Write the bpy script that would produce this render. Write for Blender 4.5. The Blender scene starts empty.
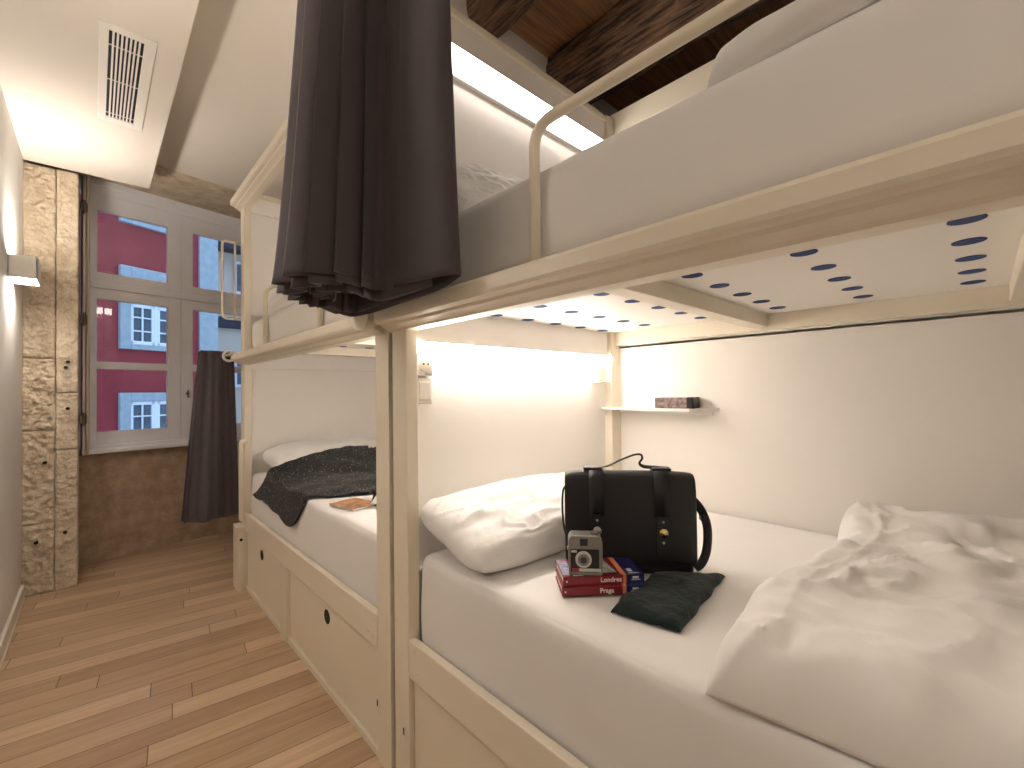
import bpy, bmesh, math, random
from mathutils import Vector, Matrix, noise
random.seed(7)
S = bpy.context.scene
COL = S.collection
PI = math.pi

# ------------------------------------------------------------------ materials
def srgb(r, g, b):
    f = lambda c: (c/255/12.92) if c/255 <= .04045 else ((c/255+.055)/1.055)**2.4
    return (f(r), f(g), f(b), 1)

def mat(name, col, rough=.5, metal=0, bump=0, bscale=30, var=0, vscale=8, emit=None, estr=0, spec=.5, sheen=0, stretch=None, coat=0):
    m = bpy.data.materials.new(name); m.use_nodes = True
    nt = m.node_tree; b = nt.nodes['Principled BSDF']
    b.inputs['Base Color'].default_value = col
    b.inputs['Roughness'].default_value = rough
    b.inputs['Metallic'].default_value = metal
    b.inputs['Specular IOR Level'].default_value = spec
    b.inputs['Sheen Weight'].default_value = sheen
    b.inputs['Coat Weight'].default_value = coat
    tc = nt.nodes.new('ShaderNodeTexCoord')
    mp = nt.nodes.new('ShaderNodeMapping'); nt.links.new(tc.outputs['Object'], mp.inputs[0])
    if stretch: mp.inputs['Scale'].default_value = stretch
    if var:
        n = nt.nodes.new('ShaderNodeTexNoise'); n.inputs['Scale'].default_value = vscale
        n.inputs['Detail'].default_value = 6
        nt.links.new(mp.outputs[0], n.inputs['Vector'])
        r = nt.nodes.new('ShaderNodeValToRGB')
        r.color_ramp.elements[0].position = .3; r.color_ramp.elements[1].position = .7
        r.color_ramp.elements[0].color = tuple(c*(1-var) for c in col[:3])+(1,)
        r.color_ramp.elements[1].color = tuple(min(1, c*(1+var)) for c in col[:3])+(1,)
        nt.links.new(n.outputs[0], r.inputs[0]); nt.links.new(r.outputs[0], b.inputs['Base Color'])
    if bump:
        n = nt.nodes.new('ShaderNodeTexNoise'); n.inputs['Scale'].default_value = bscale
        n.inputs['Detail'].default_value = 5
        nt.links.new(mp.outputs[0], n.inputs['Vector'])
        bp = nt.nodes.new('ShaderNodeBump'); bp.inputs['Strength'].default_value = bump
        bp.inputs['Distance'].default_value = .02
        nt.links.new(n.outputs[0], bp.inputs['Height']); nt.links.new(bp.outputs[0], b.inputs['Normal'])
    if emit:
        b.inputs['Emission Color'].default_value = emit; b.inputs['Emission Strength'].default_value = estr
    return m

M = {}
M['paint'] = mat('bunk_paint', srgb(238, 228, 208), .38, bump=.04, bscale=60)
M['panel'] = mat('bunk_panel', srgb(248, 243, 236), .5, bump=.02, bscale=90)
M['wall'] = mat('wall_plaster', srgb(236, 232, 226), .8, bump=.05, bscale=40)
M['ceil'] = mat('ceiling_plaster', srgb(234, 226, 214), .85, bump=.03, bscale=30)
M['grey'] = mat('partition_plaster', srgb(230, 226, 220), .85, bump=.03, bscale=30)
M['sheet'] = mat('cotton_sheet', srgb(238, 234, 230), .85, bump=.10, bscale=9, sheen=.2)
M['pillow'] = mat('cotton_pillow', srgb(246, 244, 240), .85, bump=.16, bscale=10, sheen=.2)
M['duvet'] = mat('cotton_duvet', srgb(244, 240, 236), .85, bump=.18, bscale=7, sheen=.2)
M['curtain'] = mat('grey_curtain', srgb(74, 66, 69), .85, bump=.05, bscale=300, sheen=.15)
M['black_leather'] = mat('black_leather', srgb(13, 12, 16), .55, bump=.12, bscale=160)
M['strap'] = mat('black_strap', srgb(17, 15, 18), .5, bump=.08, bscale=140)
M['brass'] = mat('brass', srgb(214, 190, 130), .25, metal=1)
M['steel'] = mat('steel', srgb(190, 188, 184), .3, metal=1)
M['green'] = mat('dark_green_cloth', srgb(14, 30, 29), .95, bump=.3, bscale=60, sheen=.1)
M['camgrey'] = mat('camera_grey', srgb(136, 133, 126), .35, metal=.35)
M['camblack'] = mat('camera_black', srgb(22, 18, 18), .4)
M['camwhite'] = mat('camera_white', srgb(205, 203, 195), .4)
M['camred'] = mat('camera_red', srgb(150, 60, 50), .4)
M['glassdark'] = mat('lens_glass', srgb(70, 70, 70), .08, coat=1)
M['red'] = mat('guide_red', srgb(132, 22, 36), .35, coat=.3)
M['blue'] = mat('guide_blue', srgb(24, 32, 96), .35, coat=.3)
M['orange'] = mat('guide_orange', srgb(214, 130, 84), .4)
M['paper'] = mat('paper_pages', srgb(226, 220, 208), .8, bump=.2, bscale=400)
M['white'] = mat('white_print', srgb(235, 232, 228), .5)
M['photo'] = mat('printed_photo', srgb(160, 168, 160), .5, var=.4, vscale=60)
M['photo2'] = mat('printed_photo_blue', srgb(140, 140, 165), .5, var=.6, vscale=80)
M['plastic'] = mat('white_plastic', srgb(236, 232, 224), .35)
M['plasticcream'] = mat('cream_plastic', srgb(226, 216, 196), .35)
M['plasticyel'] = mat('yellowed_plastic', srgb(236, 224, 170), .35)
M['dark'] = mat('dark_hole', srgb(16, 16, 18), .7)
M['navy'] = mat('mattress_ticking_blue', srgb(34, 62, 112), .8)
M['frame'] = mat('window_paint', srgb(240, 240, 244), .45, bump=.03)
M['framein'] = mat('shutter_paint', srgb(206, 196, 178), .5, bump=.03)
M['hinge'] = mat('hinge_metal', srgb(120, 112, 100), .5, metal=.7)
M['facade'] = mat('red_render', srgb(140, 50, 56), .9, var=.15, vscale=3)
M['granite'] = mat('blue_granite_trim', srgb(158, 170, 178), .9, var=.12, vscale=10)
M['facwhite'] = mat('white_window_paint', srgb(225, 232, 240), .6)
M['facglass'] = mat('far_window_glass', srgb(70, 86, 100), .15, var=.4, vscale=5)
M['cream'] = mat('cream_house', srgb(200, 192, 178), .9)
M['eave'] = mat('dark_eave', srgb(60, 60, 72), .9)
M['tiles'] = mat('roof_tiles', srgb(170, 170, 178), .8, var=.5, vscale=12)
M['scarf'] = None
M['mag'] = mat('magazine_cover', srgb(176, 128, 92), .45, var=.5, vscale=25)
M['base'] = mat('baseboard_paint', srgb(228, 220, 206), .5)
M['vent'] = mat('vent_paint', srgb(246, 240, 230), .5)

def emis(name, col, s):
    m = bpy.data.materials.new(name); m.use_nodes = True
    nt = m.node_tree; nt.nodes.clear()
    e = nt.nodes.new('ShaderNodeEmission'); e.inputs[0].default_value = col; e.inputs[1].default_value = s
    o = nt.nodes.new('ShaderNodeOutputMaterial'); nt.links.new(e.outputs[0], o.inputs[0])
    return m
LEDC = (1, .905, .825, 1)
M['led'] = emis('led_diffuser', LEDC, 27)
M['led_up'] = emis('led_diffuser_upper', LEDC, 9)
M['sconce'] = emis('sconce_light', (1, .895, .80, 1), 60)
M['sconce_up'] = emis('sconce_uplight', (1, .91, .82, 1), 112)

# window glass
m = bpy.data.materials.new('window_glass'); m.use_nodes = True; nt = m.node_tree; nt.nodes.clear()
o = nt.nodes.new('ShaderNodeOutputMaterial'); mx = nt.nodes.new('ShaderNodeMixShader')
tr = nt.nodes.new('ShaderNodeBsdfTransparent'); gl = nt.nodes.new('ShaderNodeBsdfGlossy'); gl.inputs['Roughness'].default_value = .02
fr = nt.nodes.new('ShaderNodeFresnel'); fr.inputs[0].default_value = 1.5
nt.links.new(fr.outputs[0], mx.inputs[0]); nt.links.new(tr.outputs[0], mx.inputs[1]); nt.links.new(gl.outputs[0], mx.inputs[2])
nt.links.new(mx.outputs[0], o.inputs[0]); M['glass'] = m

# scarf: black knit with light flecks
def scarf_mat():
    m = mat('flecked_black_wool', srgb(20, 19, 21), .95, bump=.4, bscale=90, sheen=.1)
    nt = m.node_tree; b = nt.nodes['Principled BSDF']; tc = nt.nodes.new('ShaderNodeTexCoord')
    v = nt.nodes.new('ShaderNodeTexNoise'); v.inputs['Scale'].default_value = 75; v.inputs['Detail'].default_value = 2
    nt.links.new(tc.outputs['Object'], v.inputs['Vector'])
    r = nt.nodes.new('ShaderNodeValToRGB'); r.color_ramp.elements[0].position = .62; r.color_ramp.elements[1].position = .72
    r.color_ramp.elements[0].color = srgb(20, 19, 21); r.color_ramp.elements[1].color = srgb(150, 148, 146)
    nt.links.new(v.outputs[0], r.inputs[0]); nt.links.new(r.outputs[0], b.inputs['Base Color'])
    return m
M['scarf'] = scarf_mat()

# floor boards
def floor_mat(name, c1, c2, gap, rot, bw, bl, rough, gsc=(3, 45, 1), lo=.78):
    m = bpy.data.materials.new(name); m.use_nodes = True; nt = m.node_tree; b = nt.nodes['Principled BSDF']
    tc = nt.nodes.new('ShaderNodeTexCoord'); mp = nt.nodes.new('ShaderNodeMapping')
    mp.inputs['Rotation'].default_value = (0, 0, rot); nt.links.new(tc.outputs['Object'], mp.inputs[0])
    br = nt.nodes.new('ShaderNodeTexBrick'); br.offset = 0; br.offset_frequency = 2; br.squash = 1
    br.inputs['Color1'].default_value = c1; br.inputs['Color2'].default_value = c2; br.inputs['Mortar'].default_value = gap
    br.inputs['Scale'].default_value = 1; br.inputs['Mortar Size'].default_value = .0018; br.inputs['Mortar Smooth'].default_value = .3
    br.inputs['Bias'].default_value = 0; br.inputs['Brick Width'].default_value = bl; br.inputs['Row Height'].default_value = bw
    sp_ = nt.nodes.new('ShaderNodeSeparateXYZ'); nt.links.new(mp.outputs[0], sp_.inputs[0])
    dv_ = nt.nodes.new('ShaderNodeMath'); dv_.operation = 'DIVIDE'; dv_.inputs[1].default_value = bw; nt.links.new(sp_.outputs[1], dv_.inputs[0])
    fl_ = nt.nodes.new('ShaderNodeMath'); fl_.operation = 'FLOOR'; nt.links.new(dv_.outputs[0], fl_.inputs[0])
    wn_ = nt.nodes.new('ShaderNodeTexWhiteNoise'); wn_.noise_dimensions = '1D'; nt.links.new(fl_.outputs[0], wn_.inputs['W'])
    ma_ = nt.nodes.new('ShaderNodeMath'); ma_.operation = 'MULTIPLY_ADD'; ma_.inputs[1].default_value = bl*3
    nt.links.new(wn_.outputs['Value'], ma_.inputs[0]); nt.links.new(sp_.outputs[0], ma_.inputs[2])
    cb_ = nt.nodes.new('ShaderNodeCombineXYZ'); nt.links.new(ma_.outputs[0], cb_.inputs[0]); nt.links.new(sp_.outputs[1], cb_.inputs[1])
    nt.links.new(cb_.outputs[0], br.inputs['Vector'])
    mp2 = nt.nodes.new('ShaderNodeMapping'); mp2.inputs['Scale'].default_value = gsc
    nt.links.new(mp.outputs[0], mp2.inputs[0])
    n = nt.nodes.new('ShaderNodeTexNoise'); n.inputs['Scale'].default_value = 1.4; n.inputs['Detail'].default_value = 8; n.inputs['Distortion'].default_value = .6
    nt.links.new(mp2.outputs[0], n.inputs['Vector'])
    r = nt.nodes.new('ShaderNodeValToRGB'); r.color_ramp.elements[0].position = .3; r.color_ramp.elements[1].position = .68
    r.color_ramp.elements[0].color = (lo, lo*.97, lo*.93, 1); r.color_ramp.elements[1].color = (1.08, 1.08, 1.08, 1)
    nt.links.new(n.outputs[0], r.inputs[0])
    mu = nt.nodes.new('ShaderNodeMixRGB'); mu.blend_type = 'MULTIPLY'; mu.inputs[0].default_value = 1
    nt.links.new(br.outputs[0], mu.inputs[1]); nt.links.new(r.outputs[0], mu.inputs[2])
    nt.links.new(mu.outputs[0], b.inputs['Base Color'])
    b.inputs['Roughness'].default_value = rough
    bp = nt.nodes.new('ShaderNodeBump'); bp.inputs['Strength'].default_value = .25; bp.inputs['Distance'].default_value = .003
    inv = nt.nodes.new('ShaderNodeMath'); inv.operation = 'SUBTRACT'; inv.inputs[0].default_value = 1
    nt.links.new(br.outputs[1], inv.inputs[1]); nt.links.new(inv.outputs[0], bp.inputs['Height'])
    nt.links.new(bp.outputs[0], b.inputs['Normal'])
    return m
M['floor'] = floor_mat('oak_boards', srgb(212, 184, 154), srgb(172, 142, 112), srgb(70, 50, 36), math.radians(6), .118, 1.15, .30, gsc=(2, 26, 1), lo=.86)
M['woodceil'] = floor_mat('brown_ceiling_boards', srgb(150, 104, 62), srgb(120, 80, 46), srgb(28, 16, 10), 0, .24, 6, .6, lo=.5)
def bark():
    m = mat('old_beam_wood', srgb(84, 56, 38), .9, bump=1, bscale=20, stretch=(3, 1.6, 3))
    nt = m.node_tree; b = nt.nodes['Principled BSDF']; tc = nt.nodes.new('ShaderNodeTexCoord')
    mp = nt.nodes.new('ShaderNodeMapping'); mp.inputs['Scale'].default_value = (26, 2, 26); nt.links.new(tc.outputs['Object'], mp.inputs[0])
    v = nt.nodes.new('ShaderNodeTexNoise'); v.inputs['Scale'].default_value = 2.2; v.inputs['Detail'].default_value = 8
    nt.links.new(mp.outputs[0], v.inputs['Vector'])
    r = nt.nodes.new('ShaderNodeValToRGB'); r.color_ramp.elements[0].position = .38; r.color_ramp.elements[1].position = .68
    r.color_ramp.elements[0].color = srgb(46, 35, 28); r.color_ramp.elements[1].color = srgb(128, 96, 70)
    nt.links.new(v.outputs[0], r.inputs[0]); nt.links.new(r.outputs[0], b.inputs['Base Color'])
    return m
M['beam'] = bark()
def stone(name, a, c, bs, st):
    m = mat(name, a, .92, bump=st, bscale=bs)
    nt = m.node_tree; b = nt.nodes['Principled BSDF']; tc = nt.nodes.new('ShaderNodeTexCoord')
    v = nt.nodes.new('ShaderNodeTexNoise'); v.inputs['Scale'].default_value = 9; v.inputs['Detail'].default_value = 10; v.inputs['Roughness'].default_value = .7
    nt.links.new(tc.outputs['Object'], v.inputs['Vector'])
    r = nt.nodes.new('ShaderNodeValToRGB'); r.color_ramp.elements[0].position = .35; r.color_ramp.elements[1].position = .65
    r.color_ramp.elements[0].color = c; r.color_ramp.elements[1].color = a
    nt.links.new(v.outputs[0], r.inputs[0]); nt.links.new(r.outputs[0], b.inputs['Base Color'])
    return m
M['stone'] = stone('rough_granite', srgb(226, 212, 188), srgb(190, 170, 144), 60, .8)
M['stone2'] = stone('brown_granite', srgb(190, 166, 140), srgb(150, 128, 106), 30, .35)

# ------------------------------------------------------------------ object helpers
def tag(o, label=None, cat=None, group=None, kind=None):
    if label: o['label'] = label
    if cat: o['category'] = cat
    if group: o['group'] = group
    if kind: o['kind'] = kind
    return o
def empty(name, loc=(0, 0, 0), rz=0, **k):
    o = bpy.data.objects.new(name, None); o.empty_display_size = .05; COL.objects.link(o)
    o.location = loc; o.rotation_euler = (0, 0, rz)
    return tag(o, **k)
def obj(name, bm, m, parent=None, smooth=False, **k):
    bmesh.ops.recalc_face_normals(bm, faces=bm.faces[:])
    me = bpy.data.meshes.new(name); bm.to_mesh(me); bm.free()
    for mm in (m if isinstance(m, (list, tuple)) else [m]): me.materials.append(mm)
    if smooth:
        for p in me.polygons: p.use_smooth = True
    o = bpy.data.objects.new(name, me); COL.objects.link(o)
    if parent: o.parent = parent
    return tag(o, **k)
def box(bm, x0, x1, y0, y1, z0, z1, bev=.003, mi=0, seg=2):
    r = bmesh.ops.create_cube(bm, size=1, matrix=Matrix.Translation(((x0+x1)/2, (y0+y1)/2, (z0+z1)/2)) @ Matrix.Diagonal((abs(x1-x0), abs(y1-y0), abs(z1-z0), 1)))
    vs = r['verts']; es = list({e for v in vs for e in v.link_edges}); fs = list({f for v in vs for f in v.link_faces})
    for f in fs: f.material_index = mi
    if bev:
        bev = min(bev, .45*min(abs(x1-x0), abs(y1-y0), abs(z1-z0)))
        bmesh.ops.bevel(bm, geom=es, offset=bev, segments=seg, affect='EDGES', profile=.5, material=-1)
def bx(name, m, parent, x0, x1, y0, y1, z0, z1, bev=.003, seg=2, **k):
    bm = bmesh.new(); box(bm, x0, x1, y0, y1, z0, z1, bev, seg=seg); return obj(name, bm, m, parent, **k)
def catmull(pts, n):
    P = [Vector(p) for p in pts]; out = []
    for i in range(len(P)-1):
        a = P[max(i-1, 0)]; b = P[i]; c = P[i+1]; d = P[min(i+2, len(P)-1)]
        for j in range(n):
            t = j/n
            out.append(.5*((2*b)+(c-a)*t+(2*a-5*b+4*c-d)*t*t+(3*b-a-3*c+d)*t**3))
    out.append(P[-1]); return out
def tube(bm, pts, r, n=12, flat=1.0, closed=False, upv=None):
    P = [Vector(p) for p in pts]; rings = []; N = len(P)
    prev = None
    for i, p in enumerate(P):
        if closed: t = (P[(i+1) % N]-P[i-1]).normalized()
        else: t = (P[min(i+1, N-1)]-P[max(i-1, 0)]).normalized()
        if upv is not None: a = Vector(upv)
        elif prev is None: a = Vector((0, 0, 1)) if abs(t.z) < .9 else Vector((1, 0, 0))
        else: a = prev
        a = (a-t*a.dot(t)).normalized(); b = t.cross(a); prev = a
        rr = r[i] if isinstance(r, (list, tuple)) else r
        rings.append([bm.verts.new(p+a*math.cos(2*PI*k/n)*rr*flat+b*math.sin(2*PI*k/n)*rr) for k in range(n)])
    for i in range(N if closed else N-1):
        A = rings[i]; B = rings[(i+1) % N]
        for k in range(n): bm.faces.new((A[k], A[(k+1) % n], B[(k+1) % n], B[k]))
    if not closed:
        bm.faces.new(rings[0]); bm.faces.new(list(reversed(rings[-1])))
def rounded(pts, r, n=6):
    """polyline with rounded corners"""
    P = [Vector(p) for p in pts]; out = [P[0]]
    for i in range(1, len(P)-1):
        a = (P[i-1]-P[i]).normalized(); b = (P[i+1]-P[i]).normalized()
        s = P[i]+a*r; e = P[i]+b*r
        for k in range(n+1):
            t = k/n; out.append(s*(1-t)**2+P[i]*2*t*(1-t)+e*t*t)
    out.append(P[-1]); return out
def tb(name, m, parent, pts, r, n=12, **k):
    kk = {q: k.pop(q) for q in ('flat', 'closed', 'upv') if q in k}
    bm = bmesh.new(); tube(bm, pts, r, n, **kk); return obj(name, bm, m, parent, smooth=True, **k)
def cyl(bm, c, axis, r, h, n=24, r2=None):
    q = Vector(axis).normalized().to_track_quat('Z', 'Y').to_matrix().to_4x4()
    bmesh.ops.create_cone(bm, cap_ends=True, segments=n, radius1=r, radius2=r if r2 is None else r2, depth=h, matrix=Matrix.Translation(c) @ q)
def extrude_y(bm, prof, y0, y1):
    A = [bm.verts.new((x, y0, z)) for x, z in prof]; B = [bm.verts.new((x, y1, z)) for x, z in prof]
    n = len(prof)
    for i in range(n): bm.faces.new((A[i], A[(i+1) % n], B[(i+1) % n], B[i]))
    bm.faces.new(A); bm.faces.new(list(reversed(B)))
def prism(bm, poly, z0, z1):
    A = [bm.verts.new((x, y, z0)) for x, y in poly]; B = [bm.verts.new((x, y, z1)) for x, y in poly]
    n = len(poly)
    for i in range(n): bm.faces.new((A[i], A[(i+1) % n], B[(i+1) % n], B[i]))
    bm.faces.new(list(reversed(A))); bm.faces.new(B)
def fbm(x, y, z, o=4):
    s = 0; a = 1
    for i in range(o):
        s += a*noise.noise((x, y, z)); a *= .5; x *= 2.03; y *= 2.03; z *= 2.03
    return s
def txt(name, body, size, m, parent, mtx, ext=.0004, label=None):
    c = bpy.data.curves.new(name, 'FONT'); c.body = body; c.size = size; c.extrude = ext
    c.offset = size*.018
    t = bpy.data.objects.new('t', c); COL.objects.link(t)
    bpy.context.view_layer.update()
    me = bpy.data.meshes.new_from_object(t.evaluated_get(bpy.context.evaluated_depsgraph_get()))
    bpy.data.objects.remove(t); bpy.data.curves.remove(c)
    me.transform(mtx); me.materials.clear(); me.materials.append(m)
    o = bpy.data.objects.new(name, me); COL.objects.link(o); o.parent = parent
    return tag(o, label=label)
def soft(bm, x0, x1, y0, y1, z0, fh, nx=70, ny=60, edge=.08, p=2.2, corner=0.0, zb=0.0):
    """soft closed body: footprint with rounded corners; fh(u,v,x,y)->height"""
    top = []; bot = []
    for i in range(nx+1):
        rt = []; rb = []
        for j in range(ny+1):
            u = i/nx; v = j/ny
            # cluster samples at the rim
            uu = .5-.5*math.cos(PI*u); vv = .5-.5*math.cos(PI*v)
            a = 2*uu-1; b = 2*vv-1
            if corner:
                k = 1-corner*(abs(a)**3)*(abs(b)**3); a *= k; b *= k
            x = (x0+x1)/2+a*(x1-x0)/2; y = (y0+y1)/2+b*(y1-y0)/2
            dx = min(1-abs(2*uu-1), 1)*(x1-x0)/2; dy = min(1-abs(2*vv-1), 1)*(y1-y0)/2
            ex = min(dx/edge, 1); ey = min(dy/edge, 1)
            prof = ((1-(1-ex)**p)*(1-(1-ey)**p))**.5
            h, ox, oy, up = fh(uu, vv, x, y)
            rt.append(bm.verts.new((x+ox, y+oy, z0+up+zb*prof+h*prof))); rb.append(None if i in (0, nx) or j in (0, ny) else bm.verts.new((x+ox, y+oy, z0+up*.2)))
        top.append(rt); bot.append(rb)
    g = lambda i, j: bot[i][j] or top[i][j]
    for i in range(nx):
        for j in range(ny):
            bm.faces.new((top[i][j], top[i+1][j], top[i+1][j+1], top[i][j+1]))
            bm.faces.new((g(i, j), g(i, j+1), g(i+1, j+1), g(i+1, j)))

# ------------------------------------------------------------------ camera
F = 443.25; yaw, pit, rol = 0.755137, 0.0168484, -0.012772
f = Vector((math.sin(yaw)*math.cos(pit), math.cos(yaw)*math.cos(pit), math.sin(pit)))
rt = Vector((math.cos(yaw), -math.sin(yaw), 0)); up = rt.cross(f)
R_ = rt*math.cos(rol)+up*math.sin(rol); U_ = -rt*math.sin(rol)+up*math.cos(rol)
cd = bpy.data.cameras.new('camera'); cam = bpy.data.objects.new('camera', cd); COL.objects.link(cam)
mm = Matrix((R_, U_, -f)).transposed().to_4x4(); mm.translation = (0, 0, 1.35); cam.matrix_world = mm
cd.sensor_width = 36; cd.lens = F/1024*36; cd.clip_start = .02; S.camera = cam

# ------------------------------------------------------------------ room shell
XL = -.36; XR = 2.6; YB = -1.7; ZC = 3.2
bx('floor', M['floor'], None, XL-.1, XR+.1, YB-.1, 5.7, -.1, 0, 0, kind='structure')
bx('wall_left', M['wall'], None, XL-.12, XL, YB, 5.2, 0, 3.3, 0, kind='structure')
bx('wall_right', M['wall'], None, XR, XR+.12, YB, 5.6, 0, 3.4, 0, kind='structure')
bx('wall_back', M['wall'], None, XL-.12, XR+.12, YB-.12, YB, 0, 3.4, 0, kind='structure')
bx('wall_partition', M['grey'], None, .95, XR, 1.62, 1.72, 2.88, ZC, 0, kind='structure')
bm = bmesh.new()
box(bm, XL, XR, 1.72, 5.6, ZC, ZC+.1, 0); box(bm, XL, .95, YB, 1.72, ZC, ZC+.1, 0)
obj('ceiling', bm, M['ceil'], None, kind='structure')
bx('ceiling_wood', M['woodceil'], None, .95, XR, YB, 1.72, ZC+.0, ZC+.08, 0, kind='structure')
bx('trim_1', M['ceil'], None, XL, .31, YB, 4.44, 2.97, ZC, .004, kind='structure')
bm = bmesh.new(); box(bm, XL, XL+.018, YB, 4.44, 0, .095, .004); box(bm, XL, XL+.022, YB, 4.44, .0, .012, .003)
obj('baseboard_left', bm, M['base'], None, kind='structure')

# rough stone pilaster, left of window
def rough_block(bm, x0, x1, y0, y1, z0, z1, amp, sc, step=.012, seed=0, mi=0):
    nx = max(2, int((x1-x0)/step)); nz = max(2, int((z1-z0)/step)); grid = []
    for i in range(nx+1):
        row = []
        for k in range(nz+1):
            x = x0+(x1-x0)*i/nx; z = z0+(z1-z0)*k/nz
            e = min(1, min(i, nx-i, k, nz-k)/1.5)
            d = amp*e*(fbm(x*sc+seed, z*sc, seed, 3)*.9+.3)
            row.append(bm.verts.new((x, y0-d, z)))
        grid.append(row)
    for i in range(nx):
        for k in range(nz): bm.faces.new((grid[i][k], grid[i+1][k], grid[i+1][k+1], grid[i][k+1]))
    # sides and back
    bk = {}
    def b(i, k):
        if (i, k) not in bk: bk[(i, k)] = bm.verts.new((grid[i][k].co.x, y1, grid[i][k].co.z))
        return bk[(i, k)]
    for k in range(nz):
        bm.faces.new((grid[0][k], grid[0][k+1], b(0, k+1), b(0, k))); bm.faces.new((grid[nx][k], b(nx, k), b(nx, k+1), grid[nx][k+1]))
    for i in range(nx):
        bm.faces.new((grid[i][0], b(i, 0), b(i+1, 0), grid[i+1][0])); bm.faces.new((grid[i][nz], grid[i+1][nz], b(i+1, nz), b(i, nz)))
bm = bmesh.new()
zz = [0, .48, 1.12, 1.62, 2.97]
for a in range(4): rough_block(bm, XL, -.205, 4.47, 5.1, zz[a]+.002, zz[a+1]-.002, .026, 30 if a < 2 else 42, step=.0075, seed=a*3.1)
zz = [0, .98, 1.38, 2.97]
for a in range(3): rough_block(bm, -.200, -.09, 4.46, 5.1, zz[a]+.003, zz[a+1]-.003, .014, 40, step=.0075, seed=a*5.3+20)
for (x, z) in ((-.15, .40), (-.14, 1.60), (-.15, 1.56), (-.14, 1.27), (-.29, .36), (-.25, .9)):   # old fixing holes
    cyl(bm, (x, 4.452, z), (0, 1, 0), .011, .03, 10)
    for fc in bm.faces[-12:]: fc.material_index = 1
obj('trim_2', bm, [M['stone'], M['dark']], None, smooth=True, kind='structure')

# window wall (skewed a little to the bunks)
wg = math.atan(.2)
ww = empty('wall_window', (0, 4.97, 0), wg, kind='structure')
bm = bmesh.new()
box(bm, -.30, 2.9, 0.0, .35, 0, .885, 0); box(bm, -.35, -.09, .06, .35, .885, 3.3, 0); box(bm, 1.27, 2.9, 0, .35, .885, 3.3, 0); box(bm, -.09, 1.27, .05, .35, 3.15, 3.3, 0)
obj('stonework', bm, M['stone2'], ww)
bx('lintel', M['stone'], ww, -.40, 2.9, -.54, .30, 3.142, 3.30, .004)
# window
wn = empty('window_1', (0, 4.97, 0), wg, kind='structure')
bm = bmesh.new()
box(bm, -.075, -.03, -.01, .07, .90, 3.15, .004); box(bm, 1.21, 1.255, -.01, .07, .90, 3.15, .004)
box(bm, -.075, 1.255, -.01, .07, 3.03, 3.15, .006); box(bm, -.07, 1.25, -.025, -.005, 3.085, 3.15, .006)
box(bm, -.03, 1.21, -.012, .07, 2.245, 2.30, .005)
box(bm, -.03, 1.21, -.012, .07, .90, .955, .005); box(bm, -.085, 1.265, -.055, .06, .885, .925, .01)
obj('window_frame', bm, M['frame'], wn)
def sash(x0, x1, z0, z1, px0, px1, rows):
    bm = bmesh.new()
    box(bm, x0, px0, 0, .045, z0, z1, .004); box(bm, px1, x1, 0, .045, z0, z1, .004)
    zs = [z0]+[q for r in rows for q in r]+[z1]
    for a in range(0, len(zs), 2): box(bm, px0-.002, px1+.002, .001, .044, zs[a], zs[a+1], .004)
    s = obj('sash', bm, M['frame'], wn)
    for r in rows:
        q = bx('pane', M['glass'], s, px0-.004, px1+.004, .020, .024, r[0]-.004, r[1]+.004, 0)
    return s
sash(-.03, .592, 2.30, 3.03, .012, .492, [(2.38, 2.89)])
sash(.592, 1.21, 2.30, 3.03, .688, 1.17, [(2.38, 2.89)])
s1 = sash(-.03, .590, .955, 2.245, .012, .492, [(1.062, 1.578), (1.64, 2.158)])
s2 = sash(.594, 1.21, .955, 2.245, .688, 1.17, [(1.062, 1.578), (1.64, 2.158)])
bm = bmesh.new(); cyl(bm, (.64, -.01, 1.37), (0, 1, 0), .012, .03, 16); box(bm, .633, .647, -.028, -.018, 1.33, 1.40, .004)
obj('window_catch', bm, M['hinge'], wn)
# folded inner shutter on the left
sh = empty('window_shutter', (-.055, 4.74, 0), 0, label='narrow cream inner shutter folded open between stone pilaster and window', cat='shutter')
bx('shutter_leaf', M['framein'], sh, -.016, .002, 0, .20, .90, 3.12, .004)
bx('shutter_leaf', M['framein'], sh, .006, .024, .0, .20, .90, 3.12, .004)
for z in (1.18, 1.95, 2.82):
    bm = bmesh.new(); cyl(bm, (-.005, -.012, z), (0, 0, 1), .009, .10, 12); box(bm, -.030, .012, -.008, .0, z-.035, z+.035, .002); obj('hinge', bm, M['hinge'], sh)

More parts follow.
